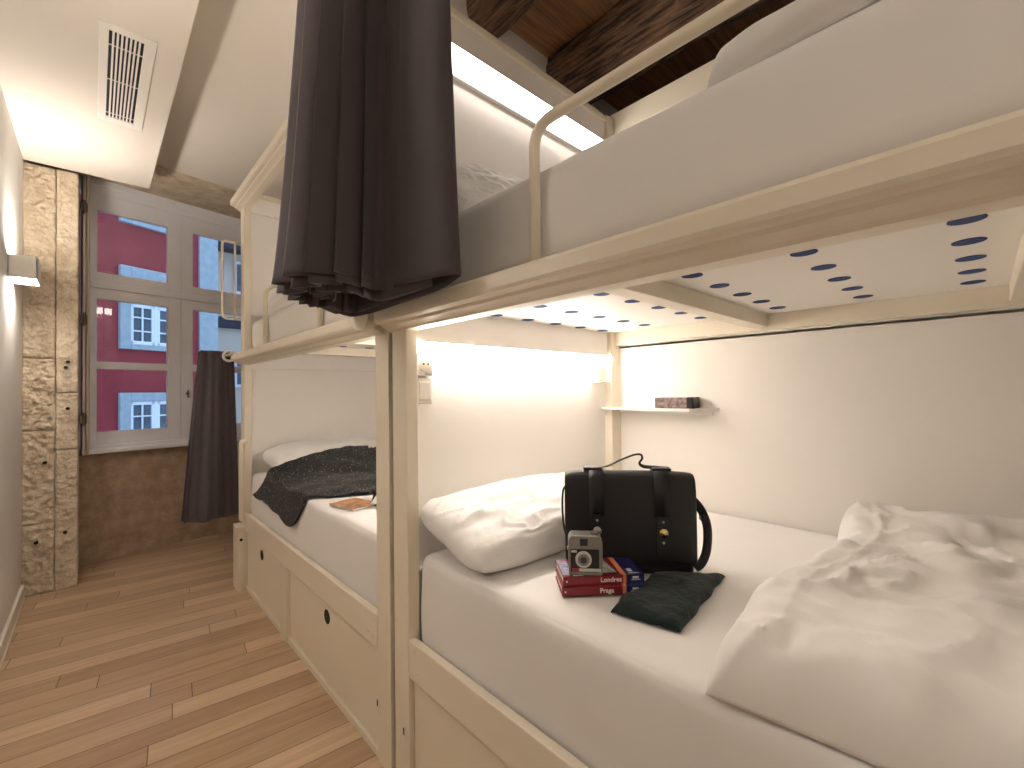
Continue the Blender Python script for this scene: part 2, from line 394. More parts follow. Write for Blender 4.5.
# ------------------------------------------------------------------ outside
fa = math.atan(.39)
fc = empty('town_house', (0, 11, 0), fa, label='red rendered building with grey stone window surrounds seen outside', cat='building')
cf = math.cos(fa)
def sX(x): return x/cf
bm = bmesh.new(); box(bm, -7, sX(1.99), 0, 4, -4, 8, 0); obj('wall', bm, M['facade'], fc)
bx('corner_stones', M['granite'], fc, sX(1.634), sX(1.995), -.05, .3, -4, 8, .01)
def fwin(z0, z1, surz0, surz1, rows):
    bm = bmesh.new()
    a, b = sX(.318), sX(1.42); wa, wb = sX(.475), sX(1.263)
    box(bm, a, wa, -.08, .05, surz0, surz1, .01); box(bm, wb, b, -.08, .05, surz0, surz1, .01)
    box(bm, wa, wb, -.08, .05, surz0, z0, .01); box(bm, wa, wb, -.08, .05, z1, surz1, .01)
    o = obj('window_surround', bm, M['granite'], fc)
    bm = bmesh.new(); mid = (wa+wb)/2
    for (p, q) in ((wa, mid-.02), (mid+.02, wb)):
        box(bm, p, p+.05, -.05, -.0, z0, z1, .004); box(bm, q-.05, q, -.05, 0, z0, z1, .004)
        box(bm, p, q, -.05, 0, z0, z0+.07, .004); box(bm, p, q, -.05, 0, z1-.07, z1, .004)
        box(bm, (p+q)/2-.012, (p+q)/2+.012, -.045, -.01, z0, z1, .002)
        for k in range(1, rows): box(bm, p, q, -.045, -.01, z0+(z1-z0)*k/rows-.013, z0+(z1-z0)*k/rows+.013, .002)
    box(bm, mid-.03, mid+.03, -.06, 0, z0, z1, .004)
    w = obj('window', bm, M['facwhite'], o); bx('pane', M['facglass'], o, wa, wb, -.006, -.002, z0, z1, 0)
fwin(2.35, 3.14, 2.25, 3.84, 3)
fwin(.10, 1.25, -.15, 1.42, 4)
fwin(4.95, 6.2, 4.66, 6.6, 4)
nb = empty('neighbour_house', (0, 0, 0), 0, label='pale house with tiled roof and dark eaves beyond the red building', cat='building')
bm = bmesh.new(); box(bm, 2.9, 9, 17, 24, -4, 6.05, 0); obj('wall', bm, M['cream'], nb)
bx('eave', M['eave'], nb, 2.6, 9.2, 16.4, 24, 6.05, 6.45, .02)
bm = bmesh.new(); 
vs = [bm.verts.new(p) for p in ((2.6, 16.4, 6.45), (9.2, 16.4, 6.45), (9.2, 20, 9.2), (2.6, 20, 9.2), (2.6, 24, 6.45), (9.2, 24, 6.45))]
for q in ((0, 1, 2, 3), (3, 2, 5, 4), (0, 3, 4), (1, 5, 2), (0, 4, 5, 1)): bm.faces.new([vs[i] for i in q])
rf = obj('roof', bm, M['tiles'], nb)
for (x, z) in ((3.35, 4.7), (3.35, 1.6), (4.9, 4.7)):
    bm = bmesh.new(); box(bm, x, x+.8, 16.92, 17.0, z, z+1.1, .01); w = obj('window', bm, M['facwhite'], nb)
    bm = bmesh.new(); box(bm, x+.08, x+.36, 16.90, 16.93, z+.1, z+1.0, .004); box(bm, x+.44, x+.72, 16.90, 16.93, z+.1, z+1.0, .004); obj('pane', bm, M['facglass'], w)
bx('string_course', M['eave'], nb, 2.85, 9.1, 16.85, 17.1, 3.55, 3.9, .02)
bx('street_ground', M['eave'], None, -12, 16, 5.9, 30, -4.2, -4, 0, kind='structure')

# ------------------------------------------------------------------ wooden beams
def hewn(name, xc, w, zb, y0, y1, seed, label, skew=0):
    bm = bmesh.new(); n = 26; L = 150; rings = []
    for j in range(L+1):
        y = y0+(y1-y0)*j/L; ring = []
        for k in range(n):
            t = 2*PI*k/n; a, b = math.cos(t), math.sin(t)
            q = (abs(a)**3.2+abs(b)**3.2)**(-1/3.2)
            r = 1+.16*fbm(a*1.3+seed, b*1.3, y*1.6+seed, 4)+.05*noise.noise((a*6+seed, b*6, y*12))
            ring.append(bm.verts.new((xc+skew*(y1-y)+a*q*r*w/2, y, zb+.12+b*q*r*.125)))
        rings.append(ring)
    for j in range(L):
        for k in range(n): bm.faces.new((rings[j][k], rings[j][(k+1) % n], rings[j+1][(k+1) % n], rings[j+1][k]))
    bm.faces.new(rings[0]); bm.faces.new(rings[-1])
    obj(name, bm, M['beam'], None, smooth=True, label=label, cat='beam', group='old beams under the board ceiling')
hewn('ceiling_beam', 1.36, .20, 3.08, YB, 1.62, 3, 'rough round-edged dark timber beam, left of the two, ending above the curtain')
hewn('ceiling_beam', 1.99, .34, 3.02, YB, 1.62, 9, 'wide hewn dark timber beam running over the upper bunk, right of the two')
bm = bmesh.new(); 

# ------------------------------------------------------------------ vent
v = empty('ventilation_grille', (0, 0, 2.97), label='slatted air vent grille set in the lowered white ceiling', cat='vent')
bm = bmesh.new(); x0, x1, y0, y1 = .008, .205, 2.56, 3.48
ix0, ix1, iy0, iy1 = .042, .162, 2.60, 3.42
box(bm, x0, ix0, y0, y1, -.008, .0, .002); box(bm, ix1, x1, y0, y1, -.008, 0, .002); box(bm, ix0, ix1, y0, iy0, -.008, 0, .002); box(bm, ix0, ix1, iy1, y1, -.008, 0, .002)
obj('frame', bm, M['vent'], v)
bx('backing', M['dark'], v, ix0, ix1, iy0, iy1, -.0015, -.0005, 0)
n = 8; pw = (ix1-ix0)/n
for i in range(1, n):
    bx('slat', M['vent'], v, ix0+pw*i-.0038, ix0+pw*i+.0038, iy0, iy1, -.010, -.002, .001)
for y in (2.70, 3.0, 3.36): bx('crossbar', M['vent'], v, ix0, ix1, y-.003, y+.003, -.0115, -.0095, .0005)

# ------------------------------------------------------------------ wall sconce
def sconce(y, label):
    s = empty('wall_sconce', (XL, y, 2.10), label=label, cat='lamp')
    bm = bmesh.new()
    t = .005; w = .11; d = .115; h = .065
    box(bm, 0, t, -w, w, -h, h, .001); box(bm, d-t, d, -w, w, -h, h, .001); box(bm, 0, d, -w, -w+t, -h, h, .001); box(bm, 0, d, w-t, w, -h, h, .001)
    obj('shade', bm, M['plastic'], s)
    bx('diffuser', M['sconce'], s, .008, d-.008, -w+.008, w-.008, -.050, -.046, 0)
    bx('diffuser', M['sconce_up'], s, .008, d-.008, -w+.008, w-.008, .044, .048, 0)
    return s
sconce(3.86, 'white rectangular wall lamp glowing beside the rough stone pilaster')
sconce(1.6, 'added white rectangular wall lamp brightening the aisle, out of frame')  # unseen second lamp, added to brighten ceiling, floor and window side

# ------------------------------------------------------------------ bunk beds
def crown(z):
    # curtain-rail moulding: rounded lip in front, receding board below
    pr = [(.80, z-.003), (.716, z-.003), (.704, z-.007), (.699, z-.016), (.6985, z-.045), (.702, z-.053), (.712, z-.057), (.722, z-.059), (.728, z-.066), (.740, z-.071), (.750, z-.076), (.757, z-.082), (.795, z-.083), (.80, z-.083)]
    return pr
X0, XB = .76, 2.04
def bunk(y0, y1, head_at_far, near, label):
    """y0 near end, y1 window end"""
    b = empty('bunk_bed', (0, 0, 0), label=label, cat='bunk bed', group='white built-in bunk beds')
    P = M['paint']
    # posts
    for (ya, yb) in ((y0, y0+.10), (y1-.095, y1)):
        bx('post', P, b, X0, X0+.045, ya, yb, 0, 2.80, .003)
        bx('post', P, b, XB-.08, XB, ya, yb, 0, 2.80, .003)
    # ends
    for ye, s in ((y0, 1), (y1, -1)):
        a, c = sorted((ye+s*.03, ye+s*.05))
        bm = bmesh.new(); box(bm, X0+.02, XB, a, c, .0, 2.80, .001)
        # boards that carry the lights
        a, c = sorted((ye+s*.05, ye+s*.075))
        box(bm, X0+.045, XB-.08, a, c, 1.535, 1.69, .002); box(bm, X0+.045, XB-.08, a, c, 2.655, 2.79, .002)
        box(bm, X0+.045, XB-.08, a, c, .50, .735, .002)
        obj('end_panel', bm, M['panel'], b)
    # back panels
    bm = bmesh.new(); box(bm, XB, XB+.02, y0, y1, .0, 1.572, .002); obj('back_panel', bm, M['panel'], b)
    bm = bmesh.new(); box(bm, XB, XB+.02, y0, y1, 1.582, 2.705, .002); obj('back_panel', bm, M['panel'], b)
    bm = bmesh.new(); box(bm, XB-.02, XB+.02, y0, y1, 2.715, 2.83, .003); obj('back_rail', bm, P, b)
    bx('back_rail', P, b, XB-.045, XB, y0+.05, y1-.05, 1.585, 1.66, .003)
    # front rails with moulding
    for z, nm in ((1.645, 'side_rail'), (2.752, 'canopy_rail')):
        bm = bmesh.new(); extrude_y(bm, crown(z), y0-.012 if near else y0+.03, y1+.012)
        if nm == 'canopy_rail': box(bm, X0, X0+.045, y0, y1, z-.02, 2.80, .003)
        obj(nm, bm, P, b)
    for ye, s in ((y0, 1), (y1, -1)):   # canopy end rails
        a, c = sorted((ye+s*.0, ye+s*.05)); bx('canopy_rail', P, b, X0+.045, XB-.022, a, c, 2.66, 2.80, .003); q1, q2 = sorted((ye+s*.05, ye+s*.088)); bx('canopy_bead', P, b, X0+.045, XB-.022, q1, q2, 2.765, 2.80, .008, seg=4)
    # deck with oval holes
    bays = [y0+.05, -.09, .63, y1-.05] if near else [y0+.05, 2.19, 2.90, y1-.05]
    bm = bmesh.new(); box(bm, X0+.04, XB, y0+.05, y1-.05, 1.652, 1.664, 0)
    dk = obj('deck', bm, M['panel'], b)
    for k in (1, 2):
        yy = bays[k]; bx('cross_beam', P, dk, X0+.12, XB-.045, yy-.03, yy+.03, 1.600, 1.652, .002)
    hb = bmesh.new(); cyl(hb, (0, 0, 0), (0, 0, 1), .0265, .002, 24)
    h0 = obj('vent_hole', hb, M['navy'], dk, label='round hole showing blue mattress fabric'); first = True
    rows_ = [.014, .268, .522, .81, 1.075, 1.31] if near else [1.62, 1.87, 2.10, 2.30, 2.55, 2.80, 3.0, 3.25, 3.5]
    for yy in rows_:
        for k in range(5):
            h = h0 if first else h0.copy()
            if not first: COL.objects.link(h)
            first = False; h.parent = dk; h.location = (1.152+.178*k, yy, 1.6512)
    # base
    bx('base_rail', P, b, X0, X0+.028, y0+.10, y1-.095, .405, .53, .004)
    bx('base_deck', P, b, X0+.028, XB, y0+.05, y1-.05, .42, .44, .002)
    bm = bmesh.new(); box(bm, X0+.006, X0+.03, y0+.09, y1-.09, .0, .03, .002); obj('plinth', bm, P, b)
    ym = .33 if near else 2.67
    bx('divider', P, b, X0-.004, X0+.03, ym-.055, ym+.055, .0, .40, .003)
    for (ya, yb, hy) in ((y0+.104, ym-.06, -.2 if near else 2.08), (ym+.06, y1-.10, .72 if near else 3.165)):
        d = bx('drawer', M['paint'], b, X0+.017, X0+.03, ya, yb, .034, .396, .003)
        bm = bmesh.new(); cyl(bm, (X0+.0165, hy, .33), (1, 0, 0), .032, .003, 28); obj('finger_hole', bm, M['dark'], d, label='round dark finger hole')
    for (yy, z) in ((y0+.13, .505), (y0+.14, .44), (y0+.175, .445), (y1-.13, .505), (y1-.14, .44)):
        bm = bmesh.new(); cyl(bm, (X0-.001, yy, z), (1, 0, 0), .0055, .004, 12); obj('screw', bm, P, b)
    yl = y1-.075 if near else y0+.085
    l = bx('latch', M['plastic'], b, X0-.004, X0, yl, yl+.017, .17, .235, .002)
    bx('keyhole', M['dark'], l, X0-.0052, X0-.0038, yl+.005, yl+.012, .205, .228, .001)
    # guard rail
    if near: g = [(.785, .743, 1.62), (.785, .743, 2.0), (.785, -.50, 1.995), (.785, -.50, 1.62)]
    else: g = [(.785, 3.10, 1.64), (.785, 3.10, 2.005), (.785, 2.17, 2.005), (.785, 2.17, 1.64)]
    tb('guard_rail', P, b, rounded(g, .06, 8), .0135, 14)
    if not near:
        for (x1_, za, zb_) in ((.645, 1.885, 2.435),):
            tb('grab_handle', P, b, rounded([(.765, y1-.01, zb_), (x1_, y1-.01, zb_), (x1_, y1-.01, za), (.765, y1-.01, za)], .035), .008, 10)
            tb('grab_handle', P, b, [(.722, y1-.01, zb_), (.722, y1-.01, za)], .007, 10)
        tb('grab_handle', P, b, rounded([(.77, y1-.12, 1.03), (.735, y1-.12, 1.03), (.735, y1-.12, .49), (.77, y1-.12, .49)], .02), .016, 12)
        bx('end_post', P, b, .715, X0, y1-.10, y1+.03, 0, .44, .004)
        bm = bmesh.new(); cyl(bm, (.737, y1-.101, .35), (0, 1, 0), .010, .003, 16); obj('bolt_hole', bm, M['dark'], b)
        # rod that carries the far curtain
        tb('curtain_rod', P, b, [(.700, y1-.06, 1.637), (.693, y1+.16, 1.637)], .011, 12)
        bm = bmesh.new(); cyl(bm, (.715, y0+.055, 1.615), (1, .3, 0), .045, .09, 20, .034); obj('rod_bracket', bm, P, b, smooth=False)
    return b
NB = bunk(-.76, 1.42, True, True, 'nearer white bunk bed with satchel, camera and books on its lower bunk')
FB = bunk(1.45, 3.63, False, False, 'farther white bunk bed beside the window, black flecked scarf on lower bunk')

# ------------------------------------------------------------------ LED strips
def led(x0, x1, y0, y1, z0, z1, m, label):
    l = empty('led_strip', (0, 0, 0), label=label, cat='light', group='bunk light strips')
    bx('diffuser', m, l, x0, x1, y0, y1, z0, z1, .002)
    bx('housing', M['plastic'], l, x0, x1, y0, y1, z1, z1+.006, .001)
    if z0 > 2: bx('shade_lip', M['plastic'], l, x0, x1, *((y0+.030, y1) if y0 < 1.4 else (y0, y1-.030)), z0-.022, z0, .001)  # lip added under upper strips to shade the top of the panel
    return l
led(.82, 1.955, 1.318, 1.345, 1.500, 1.526, M['led'], 'glowing light strip above the pillow in the nearer lower bunk')
led(.82, 1.955, 1.322, 1.368, 2.574, 2.646, M['led_up'], 'glowing light strip under the canopy of the nearer upper bunk')
led(.82, 1.955, 1.525, 1.552, 1.500, 1.526, M['led'], 'light strip in the farther lower bunk, just behind the tall posts')
led(.82, 1.955, 1.502, 1.548, 2.560, 2.646, M['led_up'], 'light strip under the canopy of the farther upper bunk, behind the big curtain')

# ------------------------------------------------------------------ sockets
so = empty('power_socket', (.845, 1.370, 1.40), label='white round power socket above blank box by the bunk post', cat='socket')
bx('plate', M['plastic'], so, -.036, .036, -.028, 0, .008, .092, .006)
bm = bmesh.new(); cyl(bm, (0, -.029, .05), (0, 1, 0), .030, .006, 28, .030); obj('socket_rim', bm, M['plastic'], so)
bm = bmesh.new(); cyl(bm, (0, -.0318, .05), (0, 1, 0), .026, .002, 28, .026); obj('socket_face', bm, M['plasticcream'], so)
bm = bmesh.new(); cyl(bm, (-.009, -.0333, .05), (0, 1, 0), .0036, .002, 10); cyl(bm, (.009, -.0333, .05), (0, 1, 0), .0032, .002, 10); obj('contact_holes', bm, M['dark'], so)
sw = empty('switch_box', (.845, 1.370, 1.31), label='blank white box under the power socket by the bunk post', cat='switch')
bx('box', M['plastic'], sw, -.034, .034, -.024, 0, 0, .092, .005); bx('rocker', M['plastic'], sw, -.024, .024, -.029, -.022, .014, .078, .003)
sk = empty('power_socket', (1.90, 1.370, 1.40), label='pale yellow lit socket in the far corner of the nearer lower bunk', cat='socket')
bx('plate', M['plastic'], sk, -.034, .034, -.028, 0, .0, .088, .006)
bm = bmesh.new(); cyl(bm, (0.0, -.031, .048), (0, 1, 0), .026, .008, 28); obj('socket_face', bm, M['plasticyel'], sk)
bx('ledge', M['plastic'], sk, -.055, .045, -.05, 0, -.010, -.004, .002)

# ------------------------------------------------------------------ mattresses
def mattress(x0, x1, y0, y1, z0, z1, label, seed):
    bm = bmesh.new(); r = .035
    nx, ny, nz = 60, 100, 10
    def pt(a, b, c):  # unit cube surface point
        x = x0+a*(x1-x0); y = y0+b*(y1-y0); z = z0+c*(z1-z0)
        cx_ = min(max(x, x0+r), x1-r); cy_ = min(max(y, y0+r), y1-r); cz_ = min(max(z, z0+r), z1-r)
        d = Vector((x-cx_, y-cy_, z-cz_))
        if d.length > 1e-9 and sum(abs(q) > 1e-6 for q in d) > 1: d = d.normalized()*r
        p = Vector((cx_, cy_, cz_))+d
        w = .0035*fbm(p.x*2.5+seed, p.y*2.5, p.z*3, 3)
        if c > .99: p.z += w+.002*math.sin(p.y*9+p.x*3)*noise.noise((p.x*1.3, p.y*1.3, seed))
        elif a < .01: p.x += w-.008*math.sin(PI*min(1, max(0, c)))
        return p
    cache = {}
    def V(a, b, c):
        k = (round(a, 5), round(b, 5), round(c, 5))
        if k not in cache: cache[k] = bm.verts.new(pt(a, b, c))
        return cache[k]
    def ax(n, L):   # denser at ends
        e = [0, r*.2/L, r*.5/L, r/L]; m = [r/L+(1-2*r/L)*i/n for i in range(1, n)]
        return e+m+[1-q for q in reversed(e)]
    A, B, C = ax(nx, x1-x0), ax(ny, y1-y0), ax(nz, z1-z0)
    for i in range(len(A)-1):
        for j in range(len(B)-1):
            for c in (0, 1): bm.faces.new((V(A[i], B[j], c), V(A[i+1], B[j], c), V(A[i+1], B[j+1], c), V(A[i], B[j+1], c)))
    for i in range(len(A)-1):
        for k in range(len(C)-1):
            for b in (0, 1): bm.faces.new((V(A[i], b, C[k]), V(A[i+1], b, C[k]), V(A[i+1], b, C[k+1]), V(A[i], b, C[k+1])))
    for j in range(len(B)-1):
        for k in range(len(C)-1):
            for a in (0, 1): bm.faces.new((V(a, B[j], C[k]), V(a, B[j+1], C[k]), V(a, B[j+1], C[k+1]), V(a, B[j], C[k+1])))
    return obj('mattress', bm, M['sheet'], None, smooth=True, label=label, cat='mattress', group='sheeted mattresses')
mattress(.802, 2.03, -.70, 1.325, .445, .80, 'thick mattress in white sheet under satchel on the nearer lower bunk', 1)
mattress(.808, 2.03, -.70, 1.325, 1.668, 1.912, 'sheeted mattress behind the guard rail on the nearer upper bunk', 2)
mattress(.802, 2.03, 1.56, 3.54, .445, .80, 'sheeted mattress with the black flecked scarf on the farther lower bunk', 3)
mattress(.808, 2.03, 1.56, 3.54, 1.668, 1.87, 'sheeted mattress on the farther upper bunk above the black scarf', 4)

# ------------------------------------------------------------------ pillows
def ridge(x, y, s, k=5):
    return (1-min(1, abs(noise.noise((x+.5*noise.noise((x*1.7, y*1.7, s+9)), y+.5*noise.noise((x*1.7, y*1.7, s+4)), s)))*2.2))**k
def pillow(cx_, cy_, cz_, L, W, H, rx, rz, seed, label, group, m='pillow', creases=()):
    bm = bmesh.new(); nx, ny = 120, 90; G = []
    for s in (1, -1):
        g = []
        for i in range(nx+1):
            row = []
            for j in range(ny+1):
                a = -math.cos(PI*i/nx); b = -math.cos(PI*j/ny)
                if s < 0 and (i in (0, nx) or j in (0, ny)): row.append(G[0][i][j]); continue
                e = ((1-abs(a)**2.6)*(1-abs(b)**2.6))
                prof = max(e, 0)**.36
                pin = 1-.07*(1-abs(a))*abs(b)**4
                x = a*L/2*(1-.05*(1-b*b)**0*0)*(1-.05*math.cos(b*PI/2)*0+.0); y = b*W/2*pin
                x *= 1-.06*(1-b*b)**2*0+(-.04*(1-abs(b))*abs(a)**6)
                rc = 1-.075*(abs(a)*abs(b))**4; x *= rc; y *= rc
                w = (fbm(a*2.2+seed, b*2.0, seed, 4))*.016*prof
                # tension creases radiating from corners
                w += .007*prof*math.sin((a*7+b*9)+3*noise.noise((a*2, b*2, seed)))*abs(a)**1.5
                w += .010*prof*ridge(a*2.4+b*1.2+seed, b*2.0-a*.8, seed, 5)*(.4+abs(a))
                z = s*(H/2*prof)+w*(1 if s > 0 else .3)
                row.append(bm.verts.new((x, y, z)))
            g.append(row)
        G.append(g)
        for i in range(nx):
            for j in range(ny): bm.faces.new((g[i][j], g[i+1][j], g[i+1][j+1], g[i][j+1]))
    for vtx in bm.verts:
        if vtx.co.z < 0: vtx.co.z *= .75
    o = obj('pillow', bm, M[m], None, smooth=True, label=label, cat='pillow', group=group)
    o.location = (cx_, cy_, cz_); o.rotation_euler = (rx, 0, rz)
    # piped edge flap of the pillowcase
    return o
pillow(1.205, 1.150, .890, .84, .40, .20, math.radians(15), math.radians(-3), 2.3, 'plump white pillow leaning on the panel behind the satchel', 'white pillows')
pillow(1.10, 1.185, 2.03, .58, .32, .15, math.radians(50), math.radians(-4), 5.1, 'rumpled pillow on the nearer upper bunk beside the big dark curtain', 'white pillows')
pillow(1.27, 3.235, .895, .88, .50, .21, math.radians(8), 0, 8.7, 'white pillow half covered by the black flecked scarf', 'white pillows')

# ------------------------------------------------------------------ duvets
def wr(x, y, s, a=1):
    return a*(fbm(x*2.2+s, y*2.2, s, 4)*.03)
bm = bmesh.new()
def fh(u, v, x, y):
    # u across the bunk (0 = aisle), v toward the window (1 = folded end)
    h = .125+.03*u+wr(x, y, 4.0)
    h += .022*math.exp(-((y-.02-.25*(x-1.25))/.05)**2)*math.sin(min(1, max(0, (x-.9)/.9))*PI)      # long crease
    h += .010*math.sin(10*x+22*y+4*noise.noise((x*2, y*2, 1)))*math.exp(-((x-1.35)/.35)**2)*math.exp(-((y-.22)/.2)**2)
    h += .018*math.exp(-((x-1.12-.3*y)/.03)**2)*max(0, min(1, (.1-y)/.2))
    h += .006*math.exp(-((v-.90-.01*math.sin(u*7))/.006)**2)
    h += 0
    h += .016*ridge(x*2.6+y*.8, y*3.4, 2, 6)+.010*ridge(x*5+y*3, y*6, 5, 5)+.008*ridge(x*9, y*5-x*4, 11, 4)*min(1, v*1.2)
    ox = -.03*v*(1-u)*math.sin(v*7)
    oy = .03*math.sin(u*6+1)*v**3+.02*noise.noise((x*3, 7, 1))*v**3
    return h, ox, oy, 0
soft(bm, .80, 1.985, -.72, .345, .803, fh, 110, 110, edge=.085, p=2.4, corner=.03)
dv = obj('duvet', bm, M['duvet'], None, smooth=True, label='thick rumpled white duvet folded over the foot of the lower bunk', cat='duvet')
# turned hem band along the folded end
bm = bmesh.new()
def fh2(u, v, x, y):
    h = .098+.015*math.sin(u*9)*.3+wr(x, y, 9)*.6
    return h, 0, .012*math.sin(u*5), 0
soft(bm, .825, 2.0, -.70, .38, 1.914, fh2, 60, 80, edge=.04, p=2.0, corner=.05)
obj('duvet', bm, M['sheet'], None, smooth=True, label='folded white duvet with rounded fold on the nearer upper bunk', cat='duvet')
bm = bmesh.new()
def fh3(u, v, x, y): return .13+wr(x, y, 12)*.8, 0, 0, 0
soft(bm, .83, 1.95, 1.70, 3.46, 1.872, fh3, 40, 70, edge=.065, p=2.0, corner=.03)
obj('duvet', bm, M['duvet'], None, smooth=True, label='long white duvet behind the guard rail of the farther upper bunk', cat='duvet')

# ------------------------------------------------------------------ curtains
cu = empty('curtain', (.56, 1.2, 1.62), label='big dark grey curtain bunched up at the tall bunk posts', cat='curtain')
OUT = [(.560, 1.115), (.455, 1.075), (.368, 1.13), (.352, 1.24), (.395, 1.345), (.50, 1.43), (.650, 1.52), (.684, 1.42), (.686, 1.25), (.684, 1.04), (.676, .93), (.658, .876), (.615, .905), (.583, 1.01)]
TOP = [(.585, 1.10), (.50, 1.10), (.455, 1.17), (.443, 1.25), (.468, 1.32), (.54, 1.40), (.655, 1.46), (.682, 1.38), (.684, 1.25), (.682, 1.08), (.675, .985), (.662, .935), (.625, .95), (.60, 1.03)]
def loop(P, t, sc):
    n = len(P); t = (t % 1)*n; i = int(t) % n; q = t-int(t)
    a, b, c, d = (Vector(P[(i+k-1) % n]) for k in range(4))
    v_ = .5*((2*b)+(c-a)*q+(2*a-5*b+4*c-d)*q*q+(3*b-a-3*c+d)*q**3)
    C = Vector((.56, 1.19)); return C+(v_-C)*sc
bm = bmesh.new(); NS = 940; NZ = 60; turns = 2.35; rows = []
for k in range(NZ+1):
    w = k/NZ; row = []
    for i in range(NS+1):
        t = i/NS*turns; sc = 1 if t < 1 else 1-.30*(t-1)-.05*min(1, (t-1)*6)
        # pleats on the left half of the outer turn
        fold = 0
        ph = t % 1
        if ph < .46: fold = min(1, ph*30)*min(1, (.46-ph)*9)*(.021*(2*((ph/.25*5.6) % 1)**1.5-1)+.003*math.sin(ph*90))
        else: fold = .003*math.sin(ph*40)
        a = loop(OUT, t, sc); b = loop(TOP, t, sc)
        ww_ = w**.8
        p = a.lerp(b, ww_)
        n_ = (p-Vector((.56, 1.19))); n_ = n_.normalized() if n_.length > 1e-6 else n_
        p = p+n_*fold*(1-.25*w)
        p.x = min(p.x, .688)
        z = 1.625+(2.83-1.625)*w
        z += (1-w)*(.012*math.sin(t*2*PI*1.3+1)+.01*noise.noise((t*5, 3, 1)))+(1-w)*.02*(.5-t/turns)
        row.append(bm.verts.new((p.x-.56, p.y-1.2, z-1.62)))
    rows.append(row)
for k in range(NZ):
    for i in range(NS): bm.faces.new((rows[k][i], rows[k][i+1], rows[k+1][i+1], rows[k+1][i]))
c1 = obj('cloth', bm, M['curtain'], cu, smooth=True)
md = c1.modifiers.new('s', 'SOLIDIFY'); md.thickness = .004
tb('curtain_ring', M['plastic'], cu, [(.695-.56+.0+.03*math.cos(2*PI*k/24)-.0, .0, 2.735-1.62+.03*math.sin(2*PI*k/24)) for k in range(24)], .005, 8, closed=True)

cu = empty('curtain', (.635, 3.72, 0), label='grey eyelet curtain hanging off the end of the bunk rod by the window', cat='curtain')
bm = bmesh.new(); NS = 220; NZ = 50; rows = []
for k in range(NZ+1):
    w = k/NZ; row = []
    for i in range(NS+1):
        t = i/NS
        # folded sheet seen edge to edge: from left to right, back again
        hw = .165*(1-w)+.100*w
        cxx = -.03*(1-w)+.0
        s = 2*t if t < .5 else 2-2*t
        x = cxx-hw+2*hw*s; yb_ = .0 if t < .5 else .10
        if t > .5: x -= 0
        y = yb_+.028*math.sin(s*PI*3.1+.6+(1.4 if t > .5 else 0))*(1-.35*w)+.008*math.sin(s*PI*9+w*2)
        y += .03*math.sin(PI*min(1, t*1.0))
        z = .475+(1.665-.475)*w+.006*math.sin(t*30)*(1-w)
        if k > NZ-8: y *= .8
        row.append(bm.verts.new((x, y, z)))
    rows.append(row)
for k in range(NZ):
    for i in range(NS): bm.faces.new((rows[k][i], rows[k][i+1], rows[k+1][i+1], rows[k+1][i]))
c2 = obj('cloth', bm, M['curtain'], cu, smooth=True); md = c2.modifiers.new('s', 'SOLIDIFY'); md.thickness = .004
tb('eyelet_ring', M['plastic'], cu, [(.052+.034*math.cos(2*PI*k/24), -.075+.008*math.cos(2*PI*k/24), 1.625+.034*math.sin(2*PI*k/24)) for k in range(24)], .009, 10, closed=True, label='white ring eyelet')

# ------------------------------------------------------------------ wall shelf and the book on it
shf = empty('wall_shelf', (2.04, 1.1, 1.25), label='thin white shelf on the back panel of the nearer lower bunk', cat='shelf')
bm = bmesh.new(); prism(bm, [(-.115, .265), (-.115, -.20), (-.105, -.212), (0, -.29), (0, .265)], 0, .012); obj('board', bm, M['panel'], shf)
bm = bmesh.new(); box(bm, -.012, 0, -.26, .25, -.02, 0, .002); obj('cleat', bm, M['panel'], shf)
pb = empty('paperback_book', (1.985, .985, 1.2622), math.radians(-84), label='thick dark paperback lying flat on the small white shelf', cat='book')
bm = bmesh.new(); box(bm, -.088, .088, -.045, .045, 0, .050, .004)
for fc_ in bm.faces: fc_.material_index = 0
pbm = mat('dark_patterned_cover', srgb(130, 112, 108), .6, var=.6, vscale=70)
obj('cover', bm, pbm, pb)
bx('spine_end', M['camblack'], pb, .060, .091, -.047, .047, -.0, .052, .005)

# ------------------------------------------------------------------ satchel
ba = math.atan2(.584-.883, 1.282-1.047)
sa = empty('satchel', ((1.047+1.282)/2, (.883+.584)/2, .803), ba, label='black leather satchel with two buckled straps standing on the bed', cat='bag')
# local: x along face, -y toward viewer, +y into the bag (body depth .12)
L = M['black_leather']; W2 = .186; H = .292
bm = bmesh.new()
def rrect(hw, d0, d1, r, n=5):
    pts = []
    for (cx1, cy1, a0) in ((hw-r, d0+r, -PI/2), (hw-r, d1-r, 0), (-hw+r, d1-r, PI/2), (-hw+r, d0+r, PI)):
        for k in range(n+1): a = a0+k*PI/2/n; pts.append((cx1+r*math.cos(a), cy1+r*math.sin(a)))
    return pts
rings = []
for k in range(13):
    w = k/12; z = H*w*.97
    hw = W2*(1.0-.02*w)+.004*math.sin(w*PI); d1 = .115-.045*w**2
    rings.append([bm.verts.new((x, y, z)) for x, y in rrect(hw, .006, d1, .02)])
for a, b in zip(rings, rings[1:]):
    for k in range(len(a)): bm.faces.new((a[k], a[(k+1) % len(a)], b[(k+1) % len(a)], b[k]))
bm.faces.new(rings[0]); bm.faces.new(rings[-1])
obj('body', bm, L, sa, smooth=True)
bm = bmesh.new()   # flap: over the top and down the front
path = [(.095, .20), (.088, .27), (.070, .292), (.04, .299), (.015, .296), (-.002, .280), (-.006, .24), (-.008, .16), (-.008, .10), (-.006, .05), (-.004, .035)]
nw = 14; rows = []
